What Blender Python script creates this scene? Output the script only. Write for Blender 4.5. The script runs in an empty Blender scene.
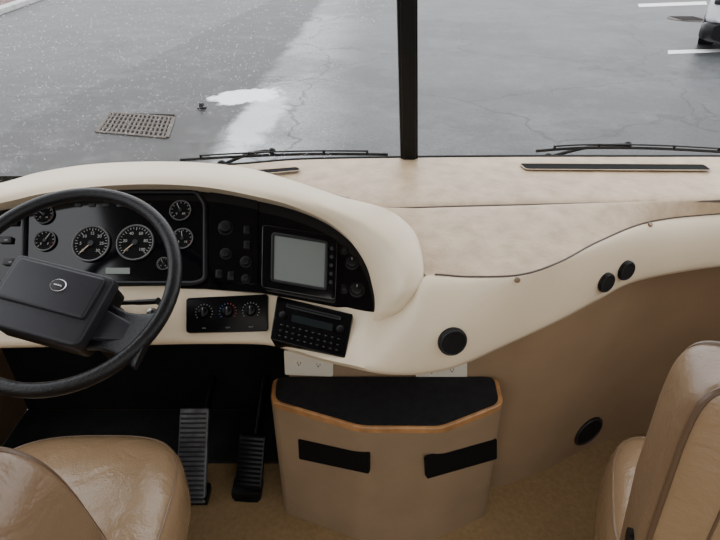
import bpy, bmesh, math, random
import numpy as np
from mathutils import Vector, Matrix, noise
from mathutils.bvhtree import BVHTree
random.seed(4)
V=Vector
F=560.0; PITCH=math.radians(32); CAM=V((0,0,1.5)); GZ=-0.9
FW=V((0,math.cos(PITCH),-math.sin(PITCH))); UP=V((0,math.sin(PITCH),math.cos(PITCH))); RT=V((1,0,0))
def ray(px,py): return FW+RT*((px-360)/F)+UP*((270-py)/F)
def PZ(px,py,z):
    d=ray(px,py); return CAM+d*((z-CAM.z)/d.z)
def PYY(px,py,y):
    d=ray(px,py); return CAM+d*(y/d.y)
def PP(px,py,p0,n):
    d=ray(px,py); return CAM+d*((p0-CAM).dot(n)/d.dot(n))
def cat(pts,sub=8):
    out=[];n=len(pts)
    for i in range(n-1):
        p0=pts[max(i-1,0)];p1=pts[i];p2=pts[i+1];p3=pts[min(i+2,n-1)]
        for k in range(sub):
            t=k/sub
            out.append(0.5*((2*p1)+(p2-p0)*t+(2*p0-5*p1+4*p2-p3)*t*t+(3*p1-p0-3*p2+p3)*t**3))
    out.append(pts[-1].copy()); return out

# ---------------------------------------------------------------- materials
MATS={}
def mat(name,col,rough=0.5,metal=0.0,var=0.0,vscale=8.0,bump=0.0,bscale=200.0,spec=0.5,col2=None,coat=0.0,btype='noise',wr=0.0,wscale=20.0):
    if name in MATS: return MATS[name]
    m=bpy.data.materials.new(name); m.use_nodes=True
    nt=m.node_tree; N=nt.nodes; L=nt.links
    b=N['Principled BSDF']
    b.inputs['Roughness'].default_value=rough; b.inputs['Metallic'].default_value=metal
    b.inputs['Specular IOR Level'].default_value=spec
    b.inputs['Coat Weight'].default_value=coat
    tc=N.new('ShaderNodeTexCoord')
    nz=N.new('ShaderNodeTexNoise'); nz.inputs['Scale'].default_value=vscale; nz.inputs['Detail'].default_value=5
    L.new(tc.outputs['Object'],nz.inputs['Vector'])
    cr=N.new('ShaderNodeValToRGB')
    c=V(col); c2=V(col2) if col2 else c*(1+var); c1=c*(1-var)
    cr.color_ramp.elements[0].position=0.32; cr.color_ramp.elements[1].position=0.68
    cr.color_ramp.elements[0].color=(*c1,1); cr.color_ramp.elements[1].color=(*c2,1)
    L.new(nz.outputs['Fac'],cr.inputs['Fac']); L.new(cr.outputs['Color'],b.inputs['Base Color'])
    last=None
    if bump>0:
        if btype=='voronoi':
            t=N.new('ShaderNodeTexVoronoi'); o=t.outputs['Distance']
        else:
            t=N.new('ShaderNodeTexNoise'); o=t.outputs['Fac']; t.inputs['Detail'].default_value=4
        t.inputs['Scale'].default_value=bscale
        L.new(tc.outputs['Object'],t.inputs['Vector'])
        bp=N.new('ShaderNodeBump'); bp.inputs['Strength'].default_value=bump; bp.inputs['Distance'].default_value=0.003
        L.new(o,bp.inputs['Height']); last=bp
    if wr>0:
        t=N.new('ShaderNodeTexNoise');t.inputs['Scale'].default_value=wscale;t.inputs['Detail'].default_value=3;t.inputs['Distortion'].default_value=1.2
        L.new(tc.outputs['Object'],t.inputs['Vector'])
        b2=N.new('ShaderNodeBump');b2.inputs['Strength'].default_value=wr;b2.inputs['Distance'].default_value=.02
        L.new(t.outputs['Fac'],b2.inputs['Height'])
        if last: L.new(last.outputs['Normal'],b2.inputs['Normal'])
        last=b2
    if last: L.new(last.outputs['Normal'],b.inputs['Normal'])
    MATS[name]=m; return m
CREAM=mat('cream_vinyl',(.70,.585,.42),.36,var=.05,vscale=5,bump=.15,bscale=350)
TAN=mat('tan_mottled_vinyl',(.40,.285,.172),.34,var=.0,vscale=20,col2=(.55,.41,.268),bump=.35,bscale=260,wr=.15,wscale=12)
TANW=mat('tan_wall_vinyl',(.285,.19,.108),.7,var=.08,vscale=6,bump=.3,bscale=300)
TANW2=mat('tan_brown_wall_vinyl',(.18,.11,.06),.75,var=.08,vscale=6,bump=.2,bscale=300)
BOXM=mat('tan_box_vinyl',(.25,.172,.103),.62,var=.08,vscale=9,bump=.4,bscale=350,spec=.4)
HEAD=mat('headliner_fabric',(.33,.30,.26),.9,var=.05,vscale=6,bump=.3,bscale=300)
BLK=mat('black_plastic',(.004,.004,.0045),.38,bump=.1,bscale=400,spec=.25)
BLKP=mat('satin_black_panel',(.002,.002,.0025),.25,bump=.05,bscale=400,spec=.15)
BLKG=mat('glossy_black',(.002,.002,.003),.10,spec=.4)
BLKM=mat('matte_black',(.003,.003,.003),.85,bump=.3,bscale=300,spec=.15)
FELT=mat('black_mat',(.008,.008,.009),.9,var=.3,vscale=40,bump=.6,bscale=300,spec=.3)
SOOT=mat('charcoal_felt',(.006,.006,.0065),.9,var=.3,vscale=12,bump=.4,bscale=200,spec=.2)
GRY=mat('dark_grey_plastic',(.018,.018,.02),.45,bump=.1,bscale=300,spec=.3)
MATG=mat('charcoal_rubber',(.012,.011,.011),.7,var=.4,vscale=14,bump=.6,bscale=120,spec=.3)
WORN=mat('worn_grey_rubber',(.075,.075,.077),.4,var=.5,vscale=30,spec=.5)
WHT=mat('white_marking',(.34,.34,.325),.6)
CHR=mat('chrome',(.5,.5,.5),.25,metal=1)
BEZ=mat('dull_metal_bezel',(.12,.12,.12),.4,metal=1)
IVORY=mat('ivory_plastic',(.72,.66,.54),.4)
WOOD=mat('honey_wood_trim',(.34,.165,.06),.4,var=.25,vscale=30,coat=.3)
LEA=mat('tan_leather',(.29,.19,.105),.26,var=.08,vscale=5,bump=.15,bscale=220,btype='voronoi',wr=.27,wscale=11,spec=.75)
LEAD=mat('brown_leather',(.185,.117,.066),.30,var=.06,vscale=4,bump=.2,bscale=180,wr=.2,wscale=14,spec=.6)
LEADP=mat('brown_piping_leather',(.11,.066,.038),.34)
PIPE=mat('dark_piping',(.06,.035,.02),.5)
CARP=mat('golden_brown_carpet',(.265,.170,.075),.95,var=.12,vscale=70,bump=1.0,bscale=420)
WHEEL=mat('black_wheel_leather',(.005,.005,.006),.38,bump=.2,bscale=250,btype='voronoi',spec=.3)
PAD=mat('slate_grey_pad',(.013,.013,.017),.45,bump=.15,bscale=350,spec=.3)
SCR=mat('grey_screen',(.15,.165,.155),.16,coat=.5)
LCD=mat('dim_lcd',(.010,.014,.015),.2,spec=.3)
RED=mat('red_marking',(.28,.035,.025),.5)
BLU=mat('blue_marking',(.035,.09,.28),.5)
RUB=mat('rubber',(.004,.004,.004),.6,spec=.25)
MESHM=mat('speaker_mesh',(.008,.008,.008),.6,bump=1,bscale=500,btype='voronoi',spec=.2)

# ---------------------------------------------------------------- builder
class Geo:
    def __init__(s): s.v=[];s.f=[];s.m=[];s.mats=[]
    def mi(s,m):
        if m not in s.mats: s.mats.append(m)
        return s.mats.index(m)
    def add(s,vs,fs,m):
        o=len(s.v); s.v+=[V(a) for a in vs]; s.f+=[tuple(o+i for i in f) for f in fs]; s.m+=[s.mi(m)]*len(fs); return s
    def bm(s,b,m,M=None):
        b.verts.index_update()
        vs=[(M@v.co if M else v.co.copy()) for v in b.verts]; fs=[[v.index for v in f.verts] for f in b.faces]
        b.free(); return s.add(vs,fs,m)
    def box(s,M,sx,sy,sz,m,bev=0.0,seg=2):
        b=bmesh.new(); bmesh.ops.create_cube(b,size=1); bmesh.ops.scale(b,vec=(sx,sy,sz),verts=b.verts)
        if bev>0: bmesh.ops.bevel(b,geom=b.edges[:],offset=bev,segments=seg,affect='EDGES',profile=.5)
        return s.bm(b,m,M)
    def cyl(s,M,r,h,m,r2=None,seg=32,bev=0.0):
        b=bmesh.new(); bmesh.ops.create_cone(b,cap_ends=True,segments=seg,radius1=r,radius2=r if r2 is None else r2,depth=h)
        if bev>0:
            es=[e for e in b.edges if e.verts[0].co.z>0 and e.verts[1].co.z>0]
            bmesh.ops.bevel(b,geom=es,offset=bev,segments=2,affect='EDGES',profile=.5)
        return s.bm(b,m,M)
    def sph(s,M,sx,sy,sz,m,seg=20):
        b=bmesh.new(); bmesh.ops.create_uvsphere(b,u_segments=seg,v_segments=seg//2,radius=1); bmesh.ops.scale(b,vec=(sx,sy,sz),verts=b.verts)
        return s.bm(b,m,M)
    def loft(s,rows,m,closeu=False,flip=False,mfun=None):
        n=len(rows[0]);vs=[p for r in rows for p in r];fs=[];ms=[]
        for i in range(len(rows)-1):
            for j in range(n if closeu else n-1):
                a=i*n+j;b_=i*n+(j+1)%n;c=(i+1)*n+(j+1)%n;d=(i+1)*n+j
                fs.append((a,d,c,b_) if flip else (a,b_,c,d))
                ms.append(s.mi(mfun(i,j)) if mfun else s.mi(m))
        s.add(vs,fs,m)
        if mfun: s.m[-len(fs):]=ms
        return s
    def tube(s,pts,r,m,seg=10,closed=False,flat=None):
        pts=[V(p) for p in pts];n=len(pts);rows=[]
        ref=None
        for i in range(n):
            if closed: t=pts[(i+1)%n]-pts[i-1]
            else: t=pts[min(i+1,n-1)]-pts[max(i-1,0)]
            t.normalize()
            if ref is None: ref=V((0,0,1)) if abs(t.z)<.9 else V((1,0,0))
            a=t.cross(ref); a.normalize(); b=a.cross(t); 
            if flat is None: ref=b
            rr=r[i] if isinstance(r,(list,tuple)) else r
            rows.append([pts[i]+a*math.cos(q)*rr+b*math.sin(q)*rr*(1 if flat is None else flat) for q in [2*math.pi*k/seg for k in range(seg)]])
        if closed: rows.append(rows[0])
        s.loft(rows,m,closeu=True)
        if not closed:
            s.add(rows[0],[tuple(range(seg))],m); s.add(rows[-1],[tuple(reversed(range(seg)))],m)
        return s
    def prism(s,pts,n,h,m,bev=0.0):
        b=bmesh.new(); vs=[b.verts.new(p) for p in pts]; f=b.faces.new(vs); f.normal_update()
        if f.normal.dot(n)<0: f.normal_flip()
        r=bmesh.ops.extrude_face_region(b,geom=[f]); nv=[g for g in r['geom'] if isinstance(g,bmesh.types.BMVert)]
        bmesh.ops.translate(b,vec=V(n)*h,verts=nv)
        bmesh.ops.recalc_face_normals(b,faces=b.faces[:])
        if bev>0:
            st=set(nv); es=[e for e in b.edges if e.verts[0] in st and e.verts[1] in st]
            bmesh.ops.bevel(b,geom=es,offset=bev,segments=3,affect='EDGES',profile=.5)
        return s.bm(b,m)
    def text(s,st,M,size,m):
        cu=bpy.data.curves.new('t','FONT'); cu.body=st; cu.size=size; cu.align_x='CENTER'; cu.align_y='CENTER'; cu.extrude=.0003
        ob=bpy.data.objects.new('t',cu); bpy.context.scene.collection.objects.link(ob)
        bpy.context.view_layer.update()
        me=bpy.data.meshes.new_from_object(ob)
        s.add([M@v.co for v in me.vertices],[tuple(p.vertices) for p in me.polygons],m)
        bpy.data.objects.remove(ob); bpy.data.meshes.remove(me); bpy.data.curves.remove(cu); return s
    def sq(s,M,sx,sy,sz,m,e1=.35,e2=.35,warp=None,nu=48,nv=28,mfun=None):
        def sp(w,e): return math.copysign(abs(w)**e,w)
        rows=[]
        for j in range(nv+1):
            v=-math.pi/2+math.pi*j/nv; row=[]
            for i in range(nu):
                u=2*math.pi*i/nu
                p=V((sx*sp(math.cos(v),e1)*sp(math.cos(u),e2),sy*sp(math.cos(v),e1)*sp(math.sin(u),e2),sz*sp(math.sin(v),e1)))
                if warp: p=warp(p)
                row.append(M@p)
            rows.append(row)
        return s.loft(rows,m,closeu=True,mfun=mfun)
    def bvh(s): return BVHTree.FromPolygons(s.v,s.f)
    def obj(s,name,parent=None,label=None,category=None,kind=None,group=None,sharp=40,weld=True,origin=None):
        me=bpy.data.meshes.new(name)
        c=origin if origin is not None else (sum(s.v,V((0,0,0)))/len(s.v))
        me.from_pydata([tuple(p-c) for p in s.v],[],s.f)
        for m in s.mats: me.materials.append(m)
        me.polygons.foreach_set('material_index',s.m)
        b=bmesh.new(); b.from_mesh(me)
        if weld: bmesh.ops.remove_doubles(b,verts=b.verts,dist=1e-5)
        b.to_mesh(me); b.free()
        me.polygons.foreach_set('use_smooth',[True]*len(me.polygons))
        me.set_sharp_from_angle(angle=math.radians(sharp)); me.update()
        ob=bpy.data.objects.new(name,me); bpy.context.scene.collection.objects.link(ob)
        place(ob,c,parent)
        meta(ob,label,category,kind,group); return ob
WL={}
def place(ob,c,parent):
    WL[ob]=V(c)
    if parent: ob.parent=parent; ob.location=V(c)-WL[parent]
    else: ob.location=c
def meta(ob,label=None,category=None,kind=None,group=None):
    if label: ob['label']=label
    if category: ob['category']=category
    if kind: ob['kind']=kind
    if group: ob['group']=group
def empty(name,c,label,category,group=None):
    e=bpy.data.objects.new(name,None); bpy.context.scene.collection.objects.link(e); e.empty_display_size=.05
    place(e,c,None); meta(e,label,category,None,group); return e
def frame(loc,n,up=V((0,0,1))):
    z=V(n).normalized(); x=V(up).cross(z); x.normalize(); y=z.cross(x)
    M=Matrix((x,y,z)).transposed().to_4x4(); M.translation=loc; return M
def T(x,y,z): return Matrix.Translation((x,y,z))
def hit(px,py,bv):
    for k in range(60):
        a=k*2.4;r_=k*.25
        d=ray(px+r_*math.cos(a),py+r_*math.sin(a)).normalized(); r=bv.ray_cast(CAM,d)
        if r[0] is not None: break
    p,n=r[0],r[1]
    if n.dot(d)>0: n=-n
    return p,n
class Patch:
    def __init__(s,corners,p0,n,off):
        s.n=V(n).normalized(); s.p=p0+s.n*off; s.off=off
        s.c=[PP(x,y,s.p,s.n) for x,y in corners]
        s.r=(s.c[1]-s.c[0]).normalized(); s.u=s.n.cross(s.r)
    def pt(s,u,v,h=0):
        a=s.c[0].lerp(s.c[1],u); b=s.c[3].lerp(s.c[2],u); return a.lerp(b,v)+s.n*h
    def quad(s,u0,v0,u1,v1,h=0): return [s.pt(u0,v0,h),s.pt(u1,v0,h),s.pt(u1,v1,h),s.pt(u0,v1,h)]
    def fr(s,u,v,h=0): return frame(s.pt(u,v,h),s.n,s.u)
def rounded(q,r,seg=5):
    out=[];n=len(q)
    for i in range(n):
        a=q[i-1];b=q[i];c=q[(i+1)%n]
        d1=(a-b).normalized()*min(r,(a-b).length*.45); d2=(c-b).normalized()*min(r,(c-b).length*.45)
        for k in range(seg+1):
            t=k/seg; out.append((b+d1)*(1-t)**2+b*2*t*(1-t)+(b+d2)*t*t)
    return out

# ================================================================ OUTSIDE
def ground_mat():
    m=bpy.data.materials.new('wet_asphalt'); m.use_nodes=True; nt=m.node_tree;N=nt.nodes;L=nt.links;b=N['Principled BSDF']
    geo=N.new('ShaderNodeNewGeometry')
    def nz(sc,det=6,rough=.6):
        t=N.new('ShaderNodeTexNoise');t.inputs['Scale'].default_value=sc;t.inputs['Detail'].default_value=det;t.inputs['Roughness'].default_value=rough
        L.new(geo.outputs['Position'],t.inputs['Vector']);return t.outputs['Fac']
    def math_(op,a,b_=None):
        t=N.new('ShaderNodeMath');t.operation=op
        for i,x in enumerate((a,b_)):
            if x is None: continue
            if isinstance(x,(int,float)): t.inputs[i].default_value=x
            else: L.new(x,t.inputs[i])
        return t.outputs[0]
    def smooth(x,a,b_):
        t=N.new('ShaderNodeMapRange');t.interpolation_type='SMOOTHSTEP'
        t.inputs['From Min'].default_value=a;t.inputs['From Max'].default_value=b_;L.new(x,t.inputs['Value']);return t.outputs[0]
    def mix(f,a,b_):
        t=N.new('ShaderNodeMix');t.data_type='RGBA'
        if isinstance(f,(int,float)): t.inputs[0].default_value=f
        else: L.new(f,t.inputs[0])
        for i,x in ((6,a),(7,b_)):
            if isinstance(x,tuple): t.inputs[i].default_value=(*x,1)
            else: L.new(x,t.inputs[i])
        return t.outputs[2]
    def dot(v):
        t=N.new('ShaderNodeVectorMath');t.operation='DOT_PRODUCT';L.new(geo.outputs['Position'],t.inputs[0]);t.inputs[1].default_value=v;return t.outputs['Value']
    def side(p,q,wob=.5):
        d=(q-p);nn=V((d.y,-d.x,0)).normalized()
        w=math_('MULTIPLY',math_('SUBTRACT',nz(1.2,6,.65),.5),wob)
        return math_('ADD',math_('SUBTRACT',dot(nn),p.dot(nn)),w)
    def patch(p,q,hw,wob=.9,lo=.3,hi=1.3,sc=4.5):
        c=(p+q)/2;d=q-p;hl=d.length/2;d=d.normalized();nn=V((d.y,-d.x,0))
        u=math_('DIVIDE',math_('SUBTRACT',dot(d),c.dot(d)),hl);v=math_('DIVIDE',math_('SUBTRACT',dot(nn),c.dot(nn)),hw)
        r2=math_('ADD',math_('MULTIPLY',u,u),math_('MULTIPLY',v,v))
        r2=math_('ADD',r2,math_('MULTIPLY',math_('SUBTRACT',nz(sc,5,.65),.5),wob*2))
        return math_('SUBTRACT',1.0,smooth(r2,lo,hi))
    big=nz(.35,4); fine=nz(24,3,.8); mid=nz(1.6,7,.7); grain=nz(70,2,.8)
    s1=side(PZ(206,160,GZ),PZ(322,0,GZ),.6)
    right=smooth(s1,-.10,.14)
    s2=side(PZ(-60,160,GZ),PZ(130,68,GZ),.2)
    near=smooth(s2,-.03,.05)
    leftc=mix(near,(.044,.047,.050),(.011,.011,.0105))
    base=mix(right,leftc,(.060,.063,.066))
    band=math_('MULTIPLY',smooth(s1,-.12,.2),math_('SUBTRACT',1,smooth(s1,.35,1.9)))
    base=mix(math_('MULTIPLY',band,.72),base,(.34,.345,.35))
    base=mix(math_('MULTIPLY',smooth(big,.44,.57),.48),base,(.014,.0145,.015))
    base=mix(math_('MULTIPLY',smooth(mid,.48,.66),.26),base,(.15,.15,.155))
    base=mix(math_('MULTIPLY',smooth(fine,.44,.66),.45),base,(.006,.006,.006))
    base=mix(math_('MULTIPLY',smooth(grain,.52,.7),.32),base,(.24,.24,.24))
    vo=N.new('ShaderNodeTexVoronoi');vo.feature='DISTANCE_TO_EDGE';vo.inputs['Scale'].default_value=.28
    wv=N.new('ShaderNodeVectorMath');wv.operation='ADD';L.new(geo.outputs['Position'],wv.inputs[0])
    nn=N.new('ShaderNodeTexNoise');nn.inputs['Scale'].default_value=1.2;nn.inputs['Detail'].default_value=6;L.new(geo.outputs['Position'],nn.inputs['Vector'])
    L.new(nn.outputs['Color'],wv.inputs[1]);L.new(wv.outputs[0],vo.inputs['Vector'])
    cr=smooth(vo.outputs['Distance'],.0,.010)
    base=mix(math_('MULTIPLY',math_('SUBTRACT',1,cr),.6),base,(.005,.005,.005))
    pd=patch(PZ(70,126,GZ),PZ(200,128,GZ),.9)
    base=mix(math_('MULTIPLY',pd,.6),base,(.006,.006,.006))
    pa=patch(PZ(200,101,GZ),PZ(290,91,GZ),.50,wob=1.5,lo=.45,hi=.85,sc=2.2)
    base=mix(math_('MULTIPLY',pa,.92),base,(.80,.81,.83))  # bright wet reflection painted into the base colour
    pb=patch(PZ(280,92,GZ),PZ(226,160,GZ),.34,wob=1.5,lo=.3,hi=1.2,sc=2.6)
    base=mix(math_('MULTIPLY',pb,.6),base,(.60,.61,.62))  # white streak: a second wet highlight, also painted as colour
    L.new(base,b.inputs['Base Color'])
    b.inputs['Roughness'].default_value=.45
    b.inputs['Specular IOR Level'].default_value=.18
    bp=N.new('ShaderNodeBump');bp.inputs['Strength'].default_value=.2;bp.inputs['Distance'].default_value=.008;L.new(fine,bp.inputs['Height']);L.new(bp.outputs[0],b.inputs['Normal'])
    return m
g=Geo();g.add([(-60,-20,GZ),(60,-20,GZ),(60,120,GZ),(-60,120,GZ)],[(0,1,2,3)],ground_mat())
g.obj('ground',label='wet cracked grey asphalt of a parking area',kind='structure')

# storm drain
RUST=mat('rusty_iron',(.068,.053,.043),.6,var=.3,vscale=20,bump=.6,bscale=60,spec=.25)
DARKH=mat('drain_dark',(.003,.003,.003),.9,spec=.1)
cq=[PZ(97,132,GZ),PZ(110,113,GZ),PZ(176,115,GZ),PZ(167,138,GZ)]
org=cq[0];ex=(cq[3]-cq[0]);ey=(cq[1]-cq[0])
dr=empty('storm_drain',sum(cq,V())/4,'rusty rectangular iron storm drain grate set in asphalt','storm drain')
g=Geo();g.prism([p+V((0,0,.002)) for p in cq],V((0,0,1)),.006,DARKH);g.obj('drain_pit',dr)
g=Geo()
def dp(u,v): return org+ex*u+ey*v+V((0,0,.008))
for a,b_ in [((0,0),(1,0)),((1,0),(1,1)),((1,1),(0,1)),((0,1),(0,0))]:
    g.tube([dp(*a),dp(*b_)],.028,RUST,seg=6,flat=.4)
for i in range(1,15): g.tube([dp(i/15,0),dp(i/15,1)],.015,RUST,seg=6,flat=.5)
for i in range(1,5): g.tube([dp(0,i/5),dp(1,i/5)],.020,RUST,seg=6,flat=.5)
g.obj('grate',dr)
g=Geo();c=PZ(202,108,GZ)
g.cyl(T(c.x,c.y,c.z+.04),.05,.08,GRY,r2=.035,seg=16); g.cyl(T(c.x,c.y,c.z+.012),.07,.024,GRY,seg=16)
g.obj('bollard_stub',label='small dark stub standing on wet pavement',category='bollard')
LINE=mat('white_road_paint',(.8,.8,.8),.5,var=.1,vscale=10)
for q in ([(638,4),(706,1.5),(707,4.5),(639,7)],[(668,50.5),(722,49),(722,52),(668,54)]):
    P=[PZ(x,y,GZ) for x,y in q];g=Geo();g.prism(P,V((0,0,1)),.004,LINE);g.obj('parking_line',label='white painted parking line on asphalt',category='parking line',group='parking lines')
g=Geo();c=PZ(688,19,GZ);g.cyl(T(c.x,c.y,GZ+.006),.55,.012,RUST,seg=40)
for k in range(6): g.tube([c+V((-.36,-.36+.145*k,.014)),c+V((.36,-.36+.145*k,.014))],.012,GRY,seg=5)
g.obj('manhole_cover',label='round dark iron manhole cover in the asphalt',category='manhole cover')
KR=mat('red_kerb',(.11,.042,.036),.7,var=.3,vscale=6); KC=mat('kerb_concrete',(.45,.45,.44),.7,var=.2,vscale=6)
a=PZ(-60,36,GZ);b_=PZ(50,-3,GZ);d=(b_-a);nn=V((-d.y,d.x,0)).normalized();b2=a+d*1.6
g=Geo();g.prism([a,b2,b2+nn*.35,a+nn*.35],V((0,0,1)),.14,KC,bev=.02)
g.prism([a+nn*.35,b2+nn*.35,b2+nn*6,a+nn*6],V((0,0,1)),.13,KR);g.obj('kerb',label='concrete kerb with reddish brick paving behind it',category='kerb')

# parked car
def car(base,rot,label,sc):
    e=empty('car',base,label,'car')
    PAINT=mat('white_car_paint',(.75,.77,.80),.25,coat=.6);GL=mat('car_glass',(.015,.018,.02),.05,coat=.5)
    M=T(*base)@Matrix.Rotation(rot,4,'Z')@Matrix.Scale(sc,4)
    def ring(y,hw,zb,zt,e=.35,n=28):
        r=[]
        for k in range(n):
            t=2*math.pi*k/n
            c_=math.copysign(abs(math.cos(t))**e,math.cos(t));s_=math.copysign(abs(math.sin(t))**e,math.sin(t))
            r.append(M@V((hw*c_,y,(zb+zt)/2+(zt-zb)/2*s_)))
        return r
    def shell(st,m,name,lab=None):
        g=Geo();rows=[ring(*s_) for s_ in st];g.loft(rows,m,closeu=True)
        g.add(rows[0],[tuple(range(len(rows[0])))],m);g.add(rows[-1],[tuple(reversed(range(len(rows[0]))))],m)
        return g.obj(name,e,label=lab,sharp=50)
    shell([(0,.74,.44,.82),(.06,.84,.40,.92),(.25,.90,.36,1.0),(.7,.9,.3,1.06),(1.25,.9,.2,1.10),(2.4,.9,.2,1.12),(3.6,.9,.2,1.12),(4.2,.87,.22,1.08),(4.5,.78,.26,.95),(4.56,.66,.32,.85)],PAINT,'body')
    shell([(1.15,.74,.96,1.08),(1.5,.74,.96,1.32),(1.95,.68,.96,1.60),(2.5,.65,.96,1.68),(3.2,.65,.96,1.66),(3.7,.67,.96,1.5),(4.1,.7,.96,1.12)],GL,'windshield','dark tinted glass cabin')
    shell([(1.95,.6,1.56,1.64),(2.2,.62,1.58,1.70),(2.8,.62,1.60,1.71),(3.3,.6,1.56,1.67)],PAINT,'roof')
    for sx in (-1,1):
        for y in (.85,3.6):
            g=Geo();W=M@T(sx*.80,y,.32)@Matrix.Rotation(math.pi/2,4,'Y')
            g.cyl(W,.325,.24,RUB,seg=36,bev=.03);g.cyl(W@T(0,0,sx*.115),.2,.03,CHR,seg=24)
            for k in range(5): g.box(W@T(0,0,sx*.13)@Matrix.Rotation(k*1.2566,4,'Z')@T(.09,0,0),.17,.04,.015,GRY)
            g.obj('wheel',e)
        g=Geo();g.sq(M@T(sx*.70,.06,.76),.12,.08,.06,GL,.5,.5,nu=20,nv=12);g.obj('headlight',e,label='dark glossy headlight')
        g=Geo();g.sph(M@T(sx*.97,1.45,1.08),.09,.07,.07,PAINT);g.obj('side_mirror',e)
    g=Geo();g.box(M@T(0,.02,.60),.9,.06,.2,BLK,.01)
    for k in range(4): g.box(M@T(0,-.015,.54+k*.045),.86,.012,.008,CHR)
    g.obj('grille',e)
    shell([(-.03,.72,.18,.44),(.03,.84,.15,.47),(.22,.92,.14,.46),(.5,.93,.14,.38)],BLK,'bumper','black lower bumper')
cp0=PZ(709,54,GZ);car(cp0+V((.80,-.35,0)),math.radians(-33),'white parked car with dark lower bumper and round wheels',1.3)

# ================================================================ ROOM SHELL
g=Geo();g.add([(-1.2,-1.2,0),(1.2,-1.2,0),(1.2,1.5,0),(-1.2,1.5,0),(-1.2,-1.2,-.05),(1.2,-1.2,-.05),(1.2,1.5,-.05),(-1.2,1.5,-.05)],[(0,1,2,3),(7,6,5,4),(0,4,5,1),(1,5,6,2),(2,6,7,3),(3,7,4,0)],CARP)
g.obj('floor',label='golden brown carpeted cab floor',kind='structure')
for nm,x in (('wall_left',-1.2),('wall_right',1.2)):
    g=Geo();g.box(T(x+(-.02 if x<0 else .02),.15,.45),.04,2.7,.9,TANW2,.005);g.obj(nm,label='tan vinyl side wall below the window',kind='structure')
g=Geo();g.box(T(0,.06,2.12),2.48,2.70,.05,HEAD,.01);g.obj('ceiling',label='beige fabric cab ceiling',kind='structure')
wl=[V((-.19,1.125,0)),V((.1,1.125,0)),V((.36,1.125,0)),V((.45,1.13,0)),V((.60,1.19,0)),V((.74,1.265,0)),V((.86,1.315,0)),V((.98,1.34,0)),V((1.10,1.345,0)),V((1.2,1.345,0))]
wl=cat(wl,6)
WZ=.735
wallg=Geo()
wallg.loft([[p+V((0,0,z)) for p in wl] for z in (0,.2,.4,.6,WZ)],TANW)
wallg.loft([[p+V((0,.02,z)) for p in reversed(wl)] for z in (0,WZ)],TANW)
wallg.loft([[V((-.19,1.125,z)),V((-.19,1.45,z))] for z in (0,.64)],SOOT)
wallbv=wallg.bvh()
wallg.obj('wall_front',label='tan vinyl panel below the dashboard curving forward',kind='structure')
g=Geo();g.add([(-1.2,1.45,0),(-.19,1.45,0),(-.19,1.45,.9),(-1.2,1.45,.9)],[(0,1,2,3)],SOOT);g.obj('wall_footwell',label='charcoal firewall of the driver footwell',kind='structure')
CAPM=mat('exterior_white_cap',(.5,.48,.44),.4)
g=Geo();g.box(T(.22,1.625,.42),1.96,.10,.86,CAPM,.01);g.obj('trim_4',label='exterior painted front cap below the windshield',kind='structure')

# ================================================================ DASHBOARD
dash=empty('dashboard',V((0,1.3,.6)),'wide cream and mottled tan moulded dashboard with black instrument panel','dashboard')
PN=V((0,-.69,.73)).normalized(); P0=V((0,1.1,.77))
Tl=[(-80,292,.77),(0,290,.77),(145,286,.77),(205,287,.765),(262,291,.755),(300,298,.745),(340,306,.735),(372,312,.735),(395,309,.78),(412,296,.825),(426,276,.86),(470,277,.865),(520,275,.865),(560,262,.865),(600,241,.865),(650,222,.865),(720,214,.865),(800,210,.865),(860,208,.865)]
Bl=[(-80,346,.67),(0,345,.67),(145,342,.67),(205,341,.67),(265,342,.67),(295,350,.675),(325,359,.68),(352,365,.685),(375,370,.69),(400,372,.69),(425,371,.69),(460,363,.695),(510,341,.70),(560,318,.71),(600,297,.72),(640,278,.735),(720,264,.745),(800,260,.745),(860,258,.745)]
Tc=cat([PZ(*p) for p in Tl],8);Bc=cat([PZ(*p) for p in Bl],8)
rows=[]
n=len(Tc)
rows.append([Tc[i]+V((0,.012,-.012)) for i in range(n)])
for a in range(0,15):
    t=a/14*math.pi/2;lin=a/14
    row=[]
    for i in range(n):
        T_,B_=Tc[i],Bc[i]
        w=min(max((i/8-6.5)/3.5,0),1)*.85+.15
        sy=(1-w)*lin+w*math.sin(t); sz=(1-w)*lin+w*(1-math.cos(t)); sx=lin
        row.append(V((T_.x+(B_.x-T_.x)*sx,T_.y+(B_.y-T_.y)*sy,T_.z+(B_.z-T_.z)*sz)))
    rows.append(row)
for (dy,dz) in ((.004,-.012),(.02,-.022),(.09,-.024),(.25,-.02)): rows.append([p+V((0,dy,dz)) for p in Bc])
creamg=Geo();creamg.loft(rows,CREAM,flip=True);creambv=creamg.bvh()
creamg.obj('padded_edge',dash,label='cream moulded front edge of the dashboard',sharp=60)

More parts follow.
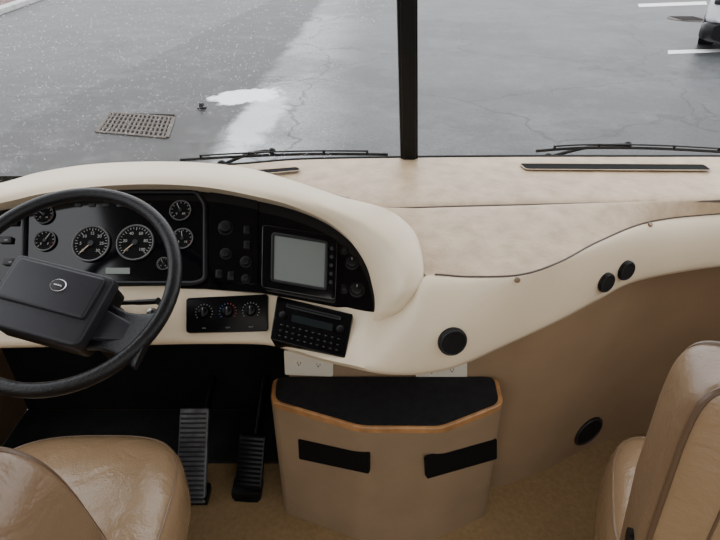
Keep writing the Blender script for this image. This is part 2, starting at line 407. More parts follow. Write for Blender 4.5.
WB=cat([PZ(x,y,.92) for x,y in ((-150,225),(-80,206),(0,189),(60,175),(150,168),(235,165),(300,160),(400,158),(520,157),(640,157),(720,157),(800,158),(850,162))],6)
SM=cat([PZ(x,y,.905) for x,y in ((360,206.5),(400,206.5),(470,204.5),(560,202.5),(640,201),(720,199),(800,197),(860,196))],6)
FR=[V((-1.3,1.12,.865)),V((-.9,1.28,.885)),V((-.6,1.37,.89)),V((-.35,1.40,.89)),V((-.16,1.33,.885)),V((-.03,1.27,.885)),V((.05,1.19,.88)),V((.10,1.10,.87))]+Tc[80:]
FR=sorted(FR,key=lambda p:p.x)
def itp(c,x,k): return float(np.interp(x,[p.x for p in c],[p[k] for p in c]))
xs=np.linspace(-1.12,1.17,150)
cols=[]
for x in xs:
    yw=itp(WB,x,1);yf=itp(FR,x,1);zf=itp(FR,x,2)
    ys=itp(SM,x,1)
    ys=min(max(ys,yf+.008),yw-.012)
    cols.append((x,yw,ys,yf,zf))
A=[];B=[]
TT=[0,.15,.35,.6,.8,.90,.955,.985,1.0]
for t in TT:
    A.append([V((x,yw+(ys-yw)*t,.92-.015*t+.004*math.sin(math.pi*t)-.007*max(0,(t-.93)/.07)**2)) for x,yw,ys,yf,zf in cols])
for t in [1-q for q in reversed(TT)]:
    B.append([V((x,ys+(yf-ys)*t,.905+(zf-.905)*(t**1.6)-.007*max(0,(.06-t)/.06)**2)) for x,yw,ys,yf,zf in cols])
topg=Geo();topg.loft(A,TAN)
topg.obj('dash_top_panel',dash,label='mottled tan vinyl dash top below the windshield')
g=Geo();g.loft(B,TAN);g.obj('dash_front_panel',dash,label='mottled tan vinyl sloping panel')
g=Geo();g.tube([p+V((0,0,-.0055)) for p in SM],.0036,PIPE,seg=6);g.obj('seam',dash,label='dark seam between vinyl panels')
g=Geo();g.tube([p+V((0,0,.0005)) for p in Tc[82:]],.0024,PIPE,seg=6);g.obj('seam',dash,label='dark seam between vinyl and cream moulding')
for q in ([(519,163.5),(704,164.5),(712,170.5),(526,169.5)],[(252,170.5),(298,167),(301,170.5),(263,174)]):
    pts=rounded([PZ(x,y,.9226) for x,y in q],.012)
    g=Geo();g.prism(pts,V((0,0,1)),.0006,BLKM);g.tube([p+V((0,0,.0004)) for p in pts],.0014,TAN,seg=6,closed=True)
    g.obj('defrost_vent',dash,label='long thin dark defroster slot')
for x,y in ((517,280),(650,225)):
    p,nn=hit(x,y,creambv);g=Geo();g.cyl(frame(p,nn)@T(0,0,.002),.006,.005,LEAD,seg=16,bev=.001);g.obj('screw_cap',dash)

# hood / cowl
H=[((-80,218),(-80,201,.945),(-80,203,.90)),((0,203),(0,187,.955),(0,189,.905)),((40,194),(40,176,.965),(40,178,.91)),((90,187),(90,168,.97),(90,170,.91)),
((150,184),(150,165,.975),(150,167,.91)),((205,187),(203,167,.975),(210,168,.91)),((250,195),(247,174,.965),(255,173,.912)),((290,205),(294,189,.952),(302,186,.909)),
((325,220),(336,208,.935),(345,198,.905)),((350,240),(370,224,.915),(390,208,.893)),((366,264),(393,246,.893),(418,228,.882)),((373,288),(402,272,.867),(426,254,.873)),
((375,303),(401,293,.838),(428,281,.850)),((374,314),(395,311,.792),(420,306,.805)),((372,330),(388,330,.730),(410,334,.74))]
p5=P0+PN*.055
inn=cat([PP(a[0],a[1],p5,PN) for a,b_,c in H],8);cre=cat([PZ(*b_) for a,b_,c in H],8);fot=cat([PZ(*c) for a,b_,c in H],8)
for i in range(len(inn)):
    k=max(0,(i-104)/8)
    dn=V((0,.03,-.02))*k
    inn[i]+=dn*1.3;cre[i]+=dn;fot[i]+=dn
cols=[]
for i in range(len(inn)):
    back=inn[i]-PN*.07
    out=(cre[i]-inn[i]);out-=PN*out.dot(PN);out.normalize()
    back+=out*.012
    a_,c_,f_=inn[i],cre[i],fot[i]
    bl=.013*max(.25,1-max(0,(i-88)/16))
    seg=[back,a_-PN*.01]+cat([a_,a_.lerp(c_,.35)+PN*.010,c_+V((0,0,.000)),c_.lerp(f_,.6)+V((0,0,bl)),f_-V((0,0,.008))],5)
    cols.append(seg)
rows=[[c_[k] for c_ in cols] for k in range(len(cols[0]))]
g=Geo();g.loft(rows,CREAM);g.obj('instrument_cowl',dash,label='cream curved hood over the instruments',sharp=60)
g=Geo();g.tube([p+V((0,0,.0005)) for p in fot[50:96]],.0022,PIPE,seg=6);g.obj('seam',dash,label='dark seam at the foot of the cowl')

# black fascia
top_px=[(-80,205),(0,192),(40,184),(90,177),(150,174),(205,177),(254,185),(298,197),(334,212),(360,234),(376,262),(382,290),(382,312)]
bot_px=[(374,314),(340,308),(300,300),(262,293),(205,289),(145,288),(0,292),(-80,294)]
tp=cat([PP(x,y,P0,PN) for x,y in top_px],4);bp_=[PP(x,y,P0,PN) for x,y in bot_px]
g=Geo();g.prism([p-PN*.02 for p in tp+bp_],PN,.02,BLKG)
fascia=g.obj('instrument_panel',dash,label='glossy black instrument fascia')
cl=[PP(x,y,P0,PN) for x,y in ((27,203),(60,193),(198,193),(206,205),(206,280),(196,284),(32,284),(25,276))]
clr=rounded(cl,.012)
g=Geo();g.prism([p+PN*.0005 for p in clr],PN,.003,BLKG);g.tube([p+PN*.006 for p in clr],.006,BLK,seg=8,closed=True);g.obj('gauge_cluster',fascia,label='glossy black gauge cluster housing')
NDL=mat('pale_needle',(.55,.42,.3),.5)
def gauge(px,py,rpx,nums,ang,big):
    c=PP(px,py,P0+PN*.004,PN);r=(PP(px+rpx,py,P0+PN*.004,PN)-c).length
    M=frame(c,PN);g=Geo()
    g.cyl(M@T(0,0,.002),r,.004,BLKM,seg=40)
    ring=[M@V((r*1.03*math.cos(t),r*1.03*math.sin(t),.005)) for t in [2*math.pi*k/40 for k in range(40)]]
    g.tube(ring,r*.05+.0004,BEZ,seg=8,closed=True)
    nt=25 if big else 11
    for k in range(nt):
        t=math.radians(225-270*k/(nt-1));L_=.18 if (k%4==0) else (.10 if big else .14)
        g.box(M@Matrix.Rotation(t,4,'Z')@T(r*(.92-L_/2),0,.0048),r*L_,r*(.03 if big else .045),.0006,WHT if k<nt-2 or big else RED)
    for k,s_ in enumerate(nums):
        t=math.radians(225-270*k/(len(nums)-1));rr=.60 if big else .5
        g.text(s_,M@T(r*rr*math.cos(t),r*rr*math.sin(t),.0048),r*(.25 if big else .3),WHT)
    t=math.radians(ang);g.box(M@Matrix.Rotation(t,4,'Z')@T(r*.35,0,.0065),r*.85,r*.05,.0012,WHT if not big else NDL)
    g.cyl(M@T(0,0,.007),r*.16,.003,GRY,seg=16)
    g.obj('gauge',fascia,label='round black gauge with white markings and numbers' if big else 'small round gauge in metal ring',weld=False)
gauge(92,244,17.5,['0','5','10','15','20','25','30'],225,True)
gauge(136,243,17.5,['0','20','40','60','80','100'],222,True)
gauge(45,215,9,['C','H'],150,False);gauge(46,241,10,['E','F'],60,False);gauge(181,211,10,['0','80'],120,False);gauge(183,239,10,['8','18'],100,False)
gauge(164,264,6,['0','15'],120,False)
for k in range(6):
    c=PP(78+k*14,205,P0+PN*.005,PN);g=Geo();g.box(frame(c,PN),.016,.009,.003,GRY,.001);g.obj('warning_lamp',fascia)
cp=Patch([(106,268),(130,268),(130,274),(106,274)],P0,PN,.005);g=Geo();g.prism(cp.quad(0,0,1,1),PN,.002,mat('pale_lcd',(.20,.22,.20),.3));g.obj('display',fascia,label='narrow pale odometer window')
def knob(px,py,rpx,h,par,plane=(P0,PN),m=BLK,name='knob',mark=True,lab=None):
    p0,n_=plane;c=PP(px,py,p0,n_);r=(PP(px+rpx,py,p0,n_)-c).length;M=frame(c,n_);g=Geo()
    g.cyl(M@T(0,0,.002),r*1.2,.004,BLK,seg=28,bev=.001);g.cyl(M@T(0,0,h/2),r,h,m,r2=r*.86,seg=28,bev=.002)
    for k in range(12):
        t=k*math.pi/6;g.box(M@Matrix.Rotation(t,4,'Z')@T(r*.95,0,h*.45),r*.12,r*.12,h*.8,m)
    if mark: g.box(M@T(0,r*.5,h+.0006),r*.10,r*.4,.001,WHT)
    g.obj(name,par,label=lab)
cp=Patch([(209,192),(258,200),(258,284),(209,282)],P0,PN,.003);g=Geo();g.prism(rounded(cp.quad(0,0,1,1),.01),PN,.004,BLKG);g.obj('switch_panel',fascia,label='glossy black switch panel')
P1=(P0+PN*.007,PN)
knob(226,228,6.5,.016,fascia,P1,mark=False);knob(226,254,5,.014,fascia,P1,mark=False);knob(246,262,5,.014,fascia,P1,mark=False);knob(246,279,4,.012,fascia,P1,mark=False)
for x,y in ((219,274),(231,276),(247,230),(247,245)):
    g=Geo();g.box(frame(PP(x,y,P1[0],PN),PN),.015,.020,.008,BLK,.002);g.obj('rocker_switch',fascia)
mp=Patch([(262,224),(338,236),(336,301),(261,288)],P0,PN,.020)
g=Geo();g.prism(rounded([p-PN*.02 for p in mp.quad(0,0,1,1)],.012),PN,.022,BLKG,bev=.003)
mon=g.obj('monitor',dash,label='small square monitor with grey screen and black bezel')
g=Geo();g.tube(rounded([p+PN*.003 for p in mp.quad(.15,.13,.86,.86)],.006),.004,BLK,seg=8,closed=True);g.obj('bezel',mon)
g=Geo();g.prism(rounded(mp.quad(.17,.15,.84,.84,.002),.004),PN,.0015,SCR);g.obj('screen',mon,label='blank grey screen')
for k in range(5):
    g=Geo();g.cyl(mp.fr(.925,.22+k*.13,.004),.0045,.005,GRY,seg=12,bev=.001);g.obj('button',mon)
knob(352,263,6.0,.012,fascia);knob(357,290,6.5,.012,fascia);knob(344,289,4,.010,fascia,mark=False);knob(344,250,4,.01,fascia,mark=False)
for x,y in ((10,262),(6,240),(12,222)):
    g=Geo();g.box(frame(PP(x,y,P0+PN*.004,PN),PN),.03,.016,.01,GRY,.002);g.box(frame(PP(x,y,P0+PN*.0095,PN),PN),.008,.0015,.001,WHT);g.obj('rocker_switch',fascia)

# climate control
FM=mat('faint_marking',(.16,.16,.155),.6)
c0,cn=hit(228,314,creambv)
hp=Patch([(186,298),(268,294),(268,331),(186,333)],c0,cn,.014)
g=Geo();g.prism(rounded([p-hp.n*.03 for p in hp.quad(0,0,1,1)],.008),hp.n,.03,BLKP,bev=.002);clim=g.obj('climate_control_panel',dash,label='black climate control panel with three dials')
for ui,u in enumerate((.22,.51,.79)):
    M=hp.fr(u,.44,0);g=Geo();g.cyl(M@T(0,0,.006),.013,.012,BLKP,r2=.011,seg=28,bev=.002);g.box(M@T(0,0,.0135),.004,.020,.005,GRY,.001);g.box(M@T(0,.007,.0165),.0010,.005,.001,WHT)
    for k in range(13):
        t=math.radians(215-250*k/12);g.box(M@T(.0190*math.cos(t),.0190*math.sin(t),.0008)@Matrix.Rotation(t,4,'Z'),.0028,.0015,.0008,(BLU if k<6 else RED) if ui==1 else FM)
    g.obj('knob',clim)
for u,s_ in ((.22,'FAN'),(.51,'TEMP'),(.79,'VENT')):
    g=Geo();g.text(s_,hp.fr(u,.88,.0008),.0045,FM);g.obj('lettering',clim,weld=False)
# radio
c0,cn=hit(312,326,creambv)
rp=Patch([(277,296),(353,314),(345,358),(270,339)],c0,cn,.011)
g=Geo();g.prism(rounded([p-rp.n*.05 for p in rp.quad(0,0,1,1)],.005),rp.n,.05,BLKG,bev=.002);rad=g.obj('radio',dash,label='black car stereo with display, slot and rows of buttons')
g=Geo();g.prism(rp.quad(.24,.34,.78,.50,.0004),rp.n,.001,LCD);g.obj('display',rad,label='dim digital display',weld=False)
g=Geo();g.prism(rp.quad(.14,.13,.86,.21,.0003),rp.n,.0012,GRY);g.prism(rp.quad(.16,.155,.84,.185,.0014),rp.n,.0004,BLKM);g.obj('slot',rad,label='thin disc slot')
for u in (.12,.88):
    g=Geo();g.cyl(rp.fr(u,.42,.004),.0085,.010,BLK,r2=.0075,seg=24,bev=.0015);g.obj('knob',rad)
FM2=mat('very_faint_marking',(.11,.11,.11),.6)
for r_,(v,cnt) in enumerate(((.63,10),(.76,10),(.88,10))):
    for k in range(cnt):
        u=.12+.76*k/(cnt-1);g=Geo();g.box(rp.fr(u,v,.0004),.0064,.0036,.0014,BLK,.0004);g.box(rp.fr(u,v,.0013),.0028,.0007,.0003,FM2);g.obj('button',rad)
def rspk(px,py,rpx,bv,par,name='speaker',lab='round black speaker grille',cat_=None,flat=1.0):
    p,n_=hit(px,py,bv);r=rpx/F*((p-CAM).dot(FW));M=frame(p,n_);g=Geo()
    g.cyl(M@T(0,0,.001*flat),r,.014*flat,BLK,seg=36,bev=.002*flat);g.cyl(M@T(0,0,.0085*flat),r*.8,.002,MESHM,seg=30)
    ring=[M@V((r*.88*math.cos(t),r*.88*math.sin(t),.009*flat)) for t in [2*math.pi*k/32 for k in range(32)]];g.tube(ring,r*.06,GRY,seg=6,closed=True)
    return g.obj(name,par,label=lab,category=cat_)
rspk(452,341,15,creambv,dash);rspk(605,282,10.5,creambv,dash,'air_vent','round black air vent');rspk(625,270,10.5,creambv,dash,'air_vent','round black air vent')
rspk(588,431,18,wallbv,None,'wall_speaker','round black speaker set in the tan lower wall','speaker',flat=.5)
p,n_=hit(154,314,creambv);g=Geo();M=frame(p,n_);g.cyl(M@T(0,0,.006),.014,.012,CHR,seg=24,bev=.002);g.box(M@T(0,0,.014),.004,.016,.008,BLK,.001);g.obj('ignition_switch',dash,label='round bright key switch')

# ================================================================ WINDSHIELD
def glass_mat():
    m=bpy.data.materials.new('windshield_glass');m.use_nodes=True;nt=m.node_tree;N=nt.nodes;L=nt.links
    for x in list(N): N.remove(x)
    def mth(op,a,b_):
        t=N.new('ShaderNodeMath');t.operation=op
        for i,x in enumerate((a,b_)):
            if isinstance(x,(int,float)): t.inputs[i].default_value=x
            else: L.new(x,t.inputs[i])
        return t.outputs[0]
    o=N.new('ShaderNodeOutputMaterial');tr=N.new('ShaderNodeBsdfTransparent');gl=N.new('ShaderNodeBsdfGlossy');gl.inputs['Roughness'].default_value=.02
    mx=N.new('ShaderNodeMixShader');mx.inputs[0].default_value=.015;L.new(tr.outputs[0],mx.inputs[1]);L.new(gl.outputs[0],mx.inputs[2])
    tc=N.new('ShaderNodeNewGeometry')
    def drops(sc,th):
        vo=N.new('ShaderNodeTexVoronoi');vo.inputs['Scale'].default_value=sc;L.new(tc.outputs['Position'],vo.inputs['Vector'])
        return mth('LESS_THAN',vo.outputs['Distance'],th)
    dr_=mth('MAXIMUM',drops(120,.18),drops(60,.12))
    nz=N.new('ShaderNodeTexNoise');nz.inputs['Scale'].default_value=2.0;nz.inputs['Detail'].default_value=3;L.new(tc.outputs['Position'],nz.inputs['Vector'])
    sp=N.new('ShaderNodeSeparateXYZ');L.new(tc.outputs['Position'],sp.inputs[0])
    w=mth('ADD',mth('SUBTRACT',nz.outputs['Fac'],.52),mth('MULTIPLY',mth('SUBTRACT',sp.outputs['Z'],1.12),.5))
    w=mth('SUBTRACT',w,mth('MULTIPLY',sp.outputs['X'],.22))
    cov=mth('GREATER_THAN',w,0.0)
    f=mth('MULTIPLY',mth('MULTIPLY',dr_,cov),.26)
    df=N.new('ShaderNodeBsdfTranslucent');df.inputs['Color'].default_value=(.9,.93,.95,1)
    m2=N.new('ShaderNodeMixShader');L.new(f,m2.inputs[0]);L.new(mx.outputs[0],m2.inputs[1]);L.new(df.outputs[0],m2.inputs[2]);L.new(m2.outputs[0],o.inputs[0])
    return m
GLM=glass_mat()
post0=PYY(409,158,1.545);post1=PYY(407,0,1.49)
for idx,sel in ((1,[p for p in WB if p.x<post0.x]+[V((post0.x,1.56,.92))]),(2,[V((post0.x,1.56,.92))]+[p for p in WB if p.x>post0.x])):
    g=Geo();g.loft([[p+V((0,.012,-.02)) for p in sel],[p+V((0,-.06,.55)) for p in sel],[p+V((0,-.13,1.1)) for p in sel]],GLM)
    g.obj('window_%d'%idx,label='clear windshield pane speckled with raindrops',kind='structure')
g=Geo();g.tube([p+V((0,.012,-.004)) for p in WB],.006,RUB,seg=8);g.obj('trim_1',label='black rubber gasket along the windshield base',kind='structure')
g=Geo();d=(post1-post0);q0=post0-d*.02;q1=post0+d*2.0
ax=V((1,0,0))
def bar(g,a,b_,w,dep,m,bev=.004):
    z=(b_-a);L_=z.length;z.normalize();x=ax;y=z.cross(x).normalized();M=Matrix((x,y,z)).transposed().to_4x4();M.translation=(a+b_)/2
    g.box(M,w,dep,L_,m,bev)
bar(g,q0,q1,.050,.03,BLK);bar(g,q0+V((0,-.004,0)),q1+V((0,-.004,0)),.036,.034,RUB,.002)
g.obj('trim_2',label='black centre post dividing the windshield',kind='structure')

def wiper(pb,arm,label):
    c=PYY(*arm[0],1.615);c.z=.851;w=empty('windshield_wiper',c,label,'wiper',group='windshield wipers')
    P=cat([PYY(x,y,1.605) for x,y in pb],6)
    g=Geo();g.tube(P,.0045,RUB,seg=6);g.tube([p+V((0,0,.010)) for p in P[3:-3]],.0028,GRY,seg=6)
    for k in (3,len(P)//3,2*len(P)//3,len(P)-4): g.tube([P[k]+V((0,0,.003)),P[k]+V((0,0,.013))],.004,BLK,seg=6)
    g.obj('blade',w)
    Q=cat([PYY(x,y,1.615) for x,y in arm],6);g=Geo();g.tube(Q,.0055,BLK,seg=8);g.sph(T(*Q[0]),.016,.012,.016,BLK);g.sph(T(*Q[-1]),.012,.01,.01,BLK)
    g.tube([V((Q[0].x,Q[0].y,.851)),Q[0]+V((0,0,.001))],.012,BLK,seg=12);g.obj('arm',w)
wiper([(180,160),(230,157),(290,154.5),(340,154),(388,154.5)],[(222,165),(246,155),(262,151.5),(272,151)],'black wiper resting along the windshield base beside the centre post')
wiper([(536,151),(580,148),(640,148),(690,150),(740,153)],[(548,158),(560,154),(590,147),(628,144.5)],'black wiper resting along the windshield base on the passenger side')

# ================================================================ STEERING WHEEL
e=math.radians(61);WN=V((0,-math.cos(e),math.sin(e)));d=ray(64,283);C=CAM+d*1.08
WM=frame(C,WN,V((0,0,1)));R=.212
sw=empty('steering_wheel',C-WN*.0,'black leather rimmed steering wheel with broad grey centre pad','steering wheel')
g=Geo();g.tube([WM@V((R*math.cos(t),R*math.sin(t),0)) for t in [2*math.pi*k/72 for k in range(72)]],.0138,WHEEL,seg=16,closed=True);g.obj('rim',sw)
SM_=WM@Matrix.Rotation(math.radians(-15),4,'Z')
def polyM(M,pts,z): return [M@V((x,y,z)) for x,y in pts]
nS=(SM_.to_3x3()@V((0,0,1))).normalized()
for sgn in (1,-1):
    g=Geo();rows=[]
    for k in range(13):
        t=k/12;x=.075+(R-.078)*t;hw=.056-.016*math.sin(math.pi*t)+.002*t;yc=-.056-.010*t;z=-.026+.024*t**1.5
        rows.append([SM_@V((sgn*x,yc+hw*math.copysign(abs(math.cos(q))**.5,math.cos(q)),z+.010*math.copysign(abs(math.sin(q))**.5,math.sin(q)))) for q in [2*math.pi*j/24 for j in range(24)]])
    g.loft(rows,WHEEL,closeu=True);g.add(rows[0],[tuple(range(24))],WHEEL);g.add(rows[-1],[tuple(range(24))],WHEEL)
    pl=[(.095,-.026),(.150,-.038),(.176,-.044),(.172,-.078),(.150,-.080),(.095,-.092)]
    g.prism(rounded(polyM(SM_,[(sgn*x,y) for x,y in pl],-.018),.008),nS,.014,PAD,bev=.005)
    g.obj('spoke',sw)
oy=-.032
hp_=[(-.098,.060),(.098,.060),(.105,.052),(.103,-.074),(.094,-.086),(-.094,-.086),(-.103,-.074),(-.105,.052)]
g=Geo();g.prism(rounded(polyM(SM_,[(x*.95,y*.95+oy) for x,y in hp_],-.050),.010),nS,.048,BLK,bev=.005);g.obj('hub',sw)
g=Geo();g.prism(rounded(polyM(SM_,[(x,y+oy) for x,y in hp_],-.004),.009),nS,.026,PAD,bev=.006);g.obj('centre_pad',sw,label='slate grey padded horn cover')
up2=[(-.088,.051),(.088,.051),(.092,.044),(.090,-.036),(-.090,-.036),(-.092,.044)]
g=Geo();g.prism(rounded(polyM(SM_,[(x,y+oy) for x,y in up2],.018),.008),nS,.012,PAD,bev=.005);g.obj('upper_pad',sw,label='raised upper block of the hub')
g=Geo();M=SM_@T(.014,-.018,.0312)
g.tube([M@V((.0150*math.cos(t),.0120*math.sin(t),0)) for t in [2*math.pi*k/28 for k in range(28)]],.0010,CHR,seg=6,closed=True)
g.sph(M,.0135,.0105,.001,GRY);g.box(M@T(0,0,.001),.016,.0020,.001,CHR);g.obj('emblem',sw,label='small oval silver emblem')
col=empty('steering_column',C-WN*.25,'black steering column with stalk behind the wheel','steering column')
g=Geo();g.tube([C-WN*.052,C-WN*.10,C-WN*.2,C-WN*.33],[.028,.045,.05,.05],BLK,seg=24);g.obj('column_shroud',col)
g=Geo();g.tube(cat([WM@V((.04,.0,-.09)),WM@V((.12,-.005,-.075)),WM@V((.165,-.01,-.06))],6),[.005]*6+[.006]*6+[.008],BLK,seg=10);g.obj('stalk',col)

# ================================================================ FOOTWELL
g=Geo();g.box(T(-.695,1.325,.006),1.0,.23,.012,MATG,.004)
g.obj('floor_mat',label='charcoal rubber mat in the driver footwell',category='floor mat')
def pedal(name,px0,py0,px1,py1,y0,y1,w,label,m):
    a=PYY(px0,py0,y0);b_=PYY(px1,py1,y1);d=(b_-a);z=V((1,0,0)).cross(d).normalized()
    e_=empty(name,V((a.x,a.y,.0)),label,'pedal');M=frame((a+b_)/2,z,d)
    g=Geo();L_=d.length;g.box(M,w,L_,.018,m if m is WORN else BLK,.006)
    for k in range(int(L_/.014)): g.box(M@T(0,-L_/2+.010+k*.014,.010),w*.86,.006,.005,GRY if m is WORN else m,.001)
    g.obj('foot_pad',e_,label='ribbed foot pad')
    g=Geo();g.box(frame((a+b_)/2-z*.03,z,d),w*.55,L_*.8,.05,BLK,.008)
    g.tube([(a+b_)/2-z*.05,V((b_.x,1.44,.16))],.014,BLK,seg=10);g.obj('arm',e_)
    g=Geo();g.box(T(a.x,a.y+.03,.018),w*1.1,.06,.034,BLK,.006);g.obj('heel_base',e_)
pedal('accelerator_pedal',191,503,195,408,1.055,1.235,.090,'long ribbed grey accelerator pedal hinged at the floor',WORN)
pedal('brake_pedal',247,503,253,434,1.075,1.19,.082,'dark ribbed brake pedal',BLKM)

# ================================================================ CONSOLE BOX
BZ=.46
con=empty('storage_console',V((.07,1.03,0)),'tan vinyl storage box with wood edged black top and side pockets','storage box')
tops=[(-.234,1.118),(-.228,1.03),(.0,.943),(.20,.941),(.364,1.02),(.370,1.118)]
bots=[(-.234,1.118),(-.228,1.034),(-.004,.945),(.203,.944),(.378,1.026),(.382,1.118)]
def poly(l,z): return [V((x,y,z)) for x,y in l]
def rpoly(l,z,r=.024): return rounded(poly(l,z),r,5)
g=Geo();rt=rpoly(tops,0);rb=rpoly(bots,0);rows=[[b_.lerp(t_,k/5)+V((0,0,.001+(BZ-.015)*k/5)) for t_,b_ in zip(rt,rb)] for k in range(6)]
g.loft(rows,BOXM,closeu=True);g.add(rows[-1],[tuple(range(len(rt)))],BOXM);boxbv=g.bvh();g.obj('body',con,label='tan box body',sharp=30)
ce=V((.07,1.04,0))
g=Geo();g.prism([p+V((0,0,BZ-.015)) for p in rt],V((0,0,1)),.018,WOOD,bev=.005);g.obj('wood_edge',con,label='honey wood rim')
g=Geo();ins=[ce+(p-ce)*.96+V((0,0,BZ+.001)) for p in rt];ins=[p+V((0,.003,0)) for p in ins];g.prism(ins,V((0,0,1)),.004,FELT);g.obj('top_mat',con,label='black non slip mat')
for q in ([(298,439),(369,455),(369,474),(299,459)],[(426,459),(497,439),(497,459),(427,479)]):
    cx=sum(a for a,b_ in q)/4;cy=sum(b_ for a,b_ in q)/4;p,n_=hit(cx,cy,boxbv);pa=Patch(q,p,n_,.0015)
    g=Geo();g.prism([x_-pa.n*.010 for x_ in rounded(pa.quad(0,0,1,1),.006)],pa.n,.010,BLKM);g.obj('pocket',con,label='black slot pocket')

for q,lab in (([(284,350),(333,356),(333,376),(285,374)],'ivory double electrical outlet plate under the dashboard'),([(416,366),(467,360),(467,377),(416,378)],'ivory blank outlet plate under the dashboard')):
    pa=Patch(q,V((.0,1.125,.5)),V((0,-1,0)),.004);o=empty('electrical_outlet',sum(pa.c,V())/4,lab,'outlet')
    g=Geo();g.prism([p-pa.n*.003 for p in rounded(pa.quad(0,0,1,1),.005)],pa.n,.006,IVORY,bev=.001);g.obj('cover_plate',o)
    for u in (.3,.7):
        g=Geo();M=pa.fr(u,.45,.003);g.cyl(M,.0125,.003,IVORY,seg=20)
        for s_ in (-.004,.004): g.box(M@T(s_,.002,.002),.0015,.006,.001,BLKM)
        g.cyl(M@T(0,-.005,.002),.002,.001,BLKM,seg=10);g.obj('socket',o)

# ================================================================ SEATS
def seat(base,rot,label,zc,bt,bw,back,cush,taper,tilt=8,knob_=False,e1=.36,bdep=.085,arch=.0,btap=0.0,cx=0.0):
    e_=empty('captain_seat',V((base.x,base.y,0)),label,'seat',group='cab seats')
    S=T(base.x,base.y,0)@Matrix.Rotation(rot,4,'Z')
    g=Geo();g.cyl(S@T(0,.0,.09),.14,.18,BLK,r2=.10,seg=32,bev=.01);g.box(S@T(0,.0,.02),.3,.3,.036,BLK,.01);g.box(S@T(0,.0,.23),.28,.30,.10,GRY,.02);g.obj('pedestal',e_,label='black swivel pedestal')
    hw,hd,cy=cush
    ct=.115
    def wc(p):
        f=p.y/hd
        return V((p.x*(1-.06*max(0,f)**2),p.y,p.z-.03*max(0,f)**3+.012*(abs(p.x)/hw)**3))
    Mc=S@T(cx,cy,zc-ct+.01)
    g=Geo();g.sq(Mc,hw,hd,ct,LEA,.46,.64,warp=wc);g.obj('seat_cushion',e_,label='plump glossy tan leather seat cushion')
    def sp(w,ee): return math.copysign(abs(w)**ee,w)
    g=Geo();pts=[]
    vv=math.radians(28)
    for k in range(72):
        t=2*math.pi*k/72;kk=sp(math.cos(vv),.46);pts.append(Mc@wc(V((hw*kk*sp(math.cos(t),.64),hd*kk*sp(math.sin(t),.64),ct*sp(math.sin(vv),.46)))))
    g.tube(pts,.0032,LEAD,seg=8,closed=True)
    g.obj('piping',e_,label='brown piping')
    h=(bt-zc+.06)/2;Mb=S@T(back[0],back[1],zc-.06)@Matrix.Rotation(math.radians(tilt),4,'X')@T(0,0,h)
    def wb(p):
        f=p.z/h
        k=1-taper*max(0,f+.3)**2-btap*max(0,-f+.2)
        return V((p.x*k,p.y*(1-.2*max(0,f))+.03*(abs(p.x)/bw)**2*(1 if p.y>0 else .3),p.z-arch*(abs(p.x)/bw)**2.2*max(0,f)))
    nu=72
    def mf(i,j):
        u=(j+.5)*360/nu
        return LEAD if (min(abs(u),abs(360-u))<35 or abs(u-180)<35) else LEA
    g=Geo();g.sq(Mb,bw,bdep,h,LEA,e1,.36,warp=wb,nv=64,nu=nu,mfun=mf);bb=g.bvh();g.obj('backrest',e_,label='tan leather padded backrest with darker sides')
    g=Geo()
    for uu in (-35,35):
        u=math.radians(uu)
        cu,su=sp(math.cos(u),.36),sp(math.sin(u),.36)
        left=[];right=[]
        for k in range(41):
            v=-math.pi/2+math.pi*k/40
            a=sp(math.cos(v),e1)
            right.append(Mb@wb(V((bw*a*cu,bdep*a*su,h*sp(math.sin(v),e1)))))
            left.append(Mb@wb(V((-bw*a*cu,bdep*a*su,h*sp(math.sin(v),e1)))))
        g.tube(right[2:]+list(reversed(left[2:-1])),.0050,LEADP,seg=8)
    nb=(Mb.to_3x3()@V((0,1,0))).normalized()
    for x0 in (-.6,.6):
        pts=[]
        for k in range(28):
            zz=-h*.8+h*1.7*k/27
            r_=bb.ray_cast(Mb@V((x0*bw,-.3,zz)),nb)
            if r_[0]: pts.append(r_[0])
        if len(pts)>3: g.tube(pts,.0025,LEADP,seg=6)
    g.obj('piping',e_,label='brown piping and seams of the backrest')
    if knob_:
        g=Geo();M=S@T(back[0]-bw*(1-btap*.3)+.003,back[1]-.01,zc+.17)@Matrix.Rotation(math.pi/2,4,'Y');g.cyl(M,.018,.014,BLK,seg=24,bev=.003);g.obj('armrest_pivot',e_,label='black armrest pivot bolt')
    return e_
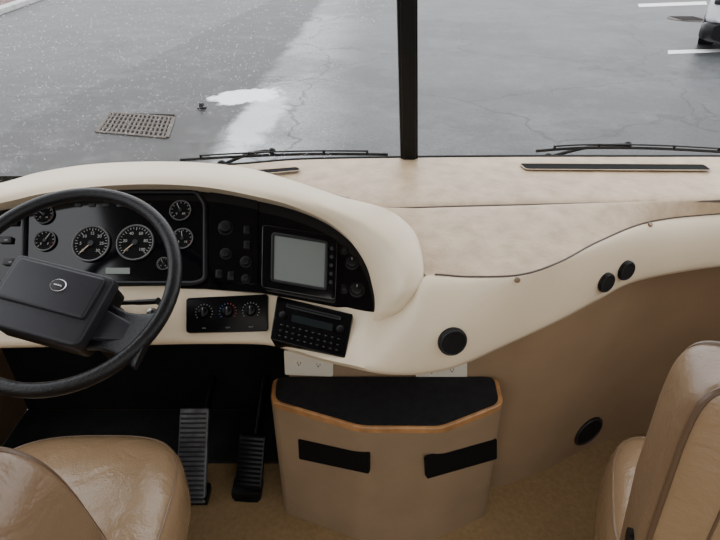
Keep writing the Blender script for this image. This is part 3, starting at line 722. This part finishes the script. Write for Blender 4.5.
seat(V((-.62,.60)),0,'tan leather driver seat facing the steering wheel',.49,.965,.25,(-.005,-.165),(.24,.265,.085),.08,tilt=3,bdep=.075)
seat(V((.712,.665)),math.radians(-20),'tan leather passenger seat swivelled slightly toward the side wall',.45,.99,.215,(.0,-.18),(.20,.25,.055),.0,tilt=-3,knob_=True,e1=.18,bdep=.082,arch=.02,btap=.12)

# ================================================================ LIGHT
w=bpy.data.worlds.new('World');bpy.context.scene.world=w;w.use_nodes=True;nt=w.node_tree;N=nt.nodes;L=nt.links
bg=N['Background'];tc=N.new('ShaderNodeTexCoord')
dt=N.new('ShaderNodeVectorMath');dt.operation='DOT_PRODUCT';L.new(tc.outputs['Generated'],dt.inputs[0]);dt.inputs[1].default_value=V((0,.35,.94))
mr=N.new('ShaderNodeMapRange');mr.inputs['From Min'].default_value=-.4;mr.inputs['From Max'].default_value=.9;mr.interpolation_type='SMOOTHSTEP';L.new(dt.outputs['Value'],mr.inputs['Value'])
cr=N.new('ShaderNodeValToRGB');cr.color_ramp.elements[0].position=0;cr.color_ramp.elements[0].color=(.25,.25,.25,1);cr.color_ramp.elements[1].position=1;cr.color_ramp.elements[1].color=(.95,.97,1,1)
L.new(mr.outputs[0],cr.inputs['Fac']);L.new(cr.outputs[0],bg.inputs['Color']);bg.inputs['Strength'].default_value=3.4
def area(name,loc,rot,sx,sy,e,col):
    ld=bpy.data.lights.new(name,'AREA');ld.shape='RECTANGLE';ld.size=sx;ld.size_y=sy;ld.energy=e;ld.color=col
    o=bpy.data.objects.new(name,ld);bpy.context.scene.collection.objects.link(o);o.location=loc;o.rotation_euler=rot
area('cab_fill_light',(0,-.45,2.07),(math.radians(12),0,0),1.6,.8,11,(1,.93,.82))  # unseen fill light, added overhead to brighten the cab interior

cd=bpy.data.cameras.new('Camera');cam=bpy.data.objects.new('Camera',cd);bpy.context.scene.collection.objects.link(cam)
cam.location=CAM;cam.rotation_euler=(math.radians(90-32),0,0);cd.sensor_width=36;cd.lens=F/720*36;cd.clip_start=.02;cd.clip_end=500
bpy.context.scene.camera=cam
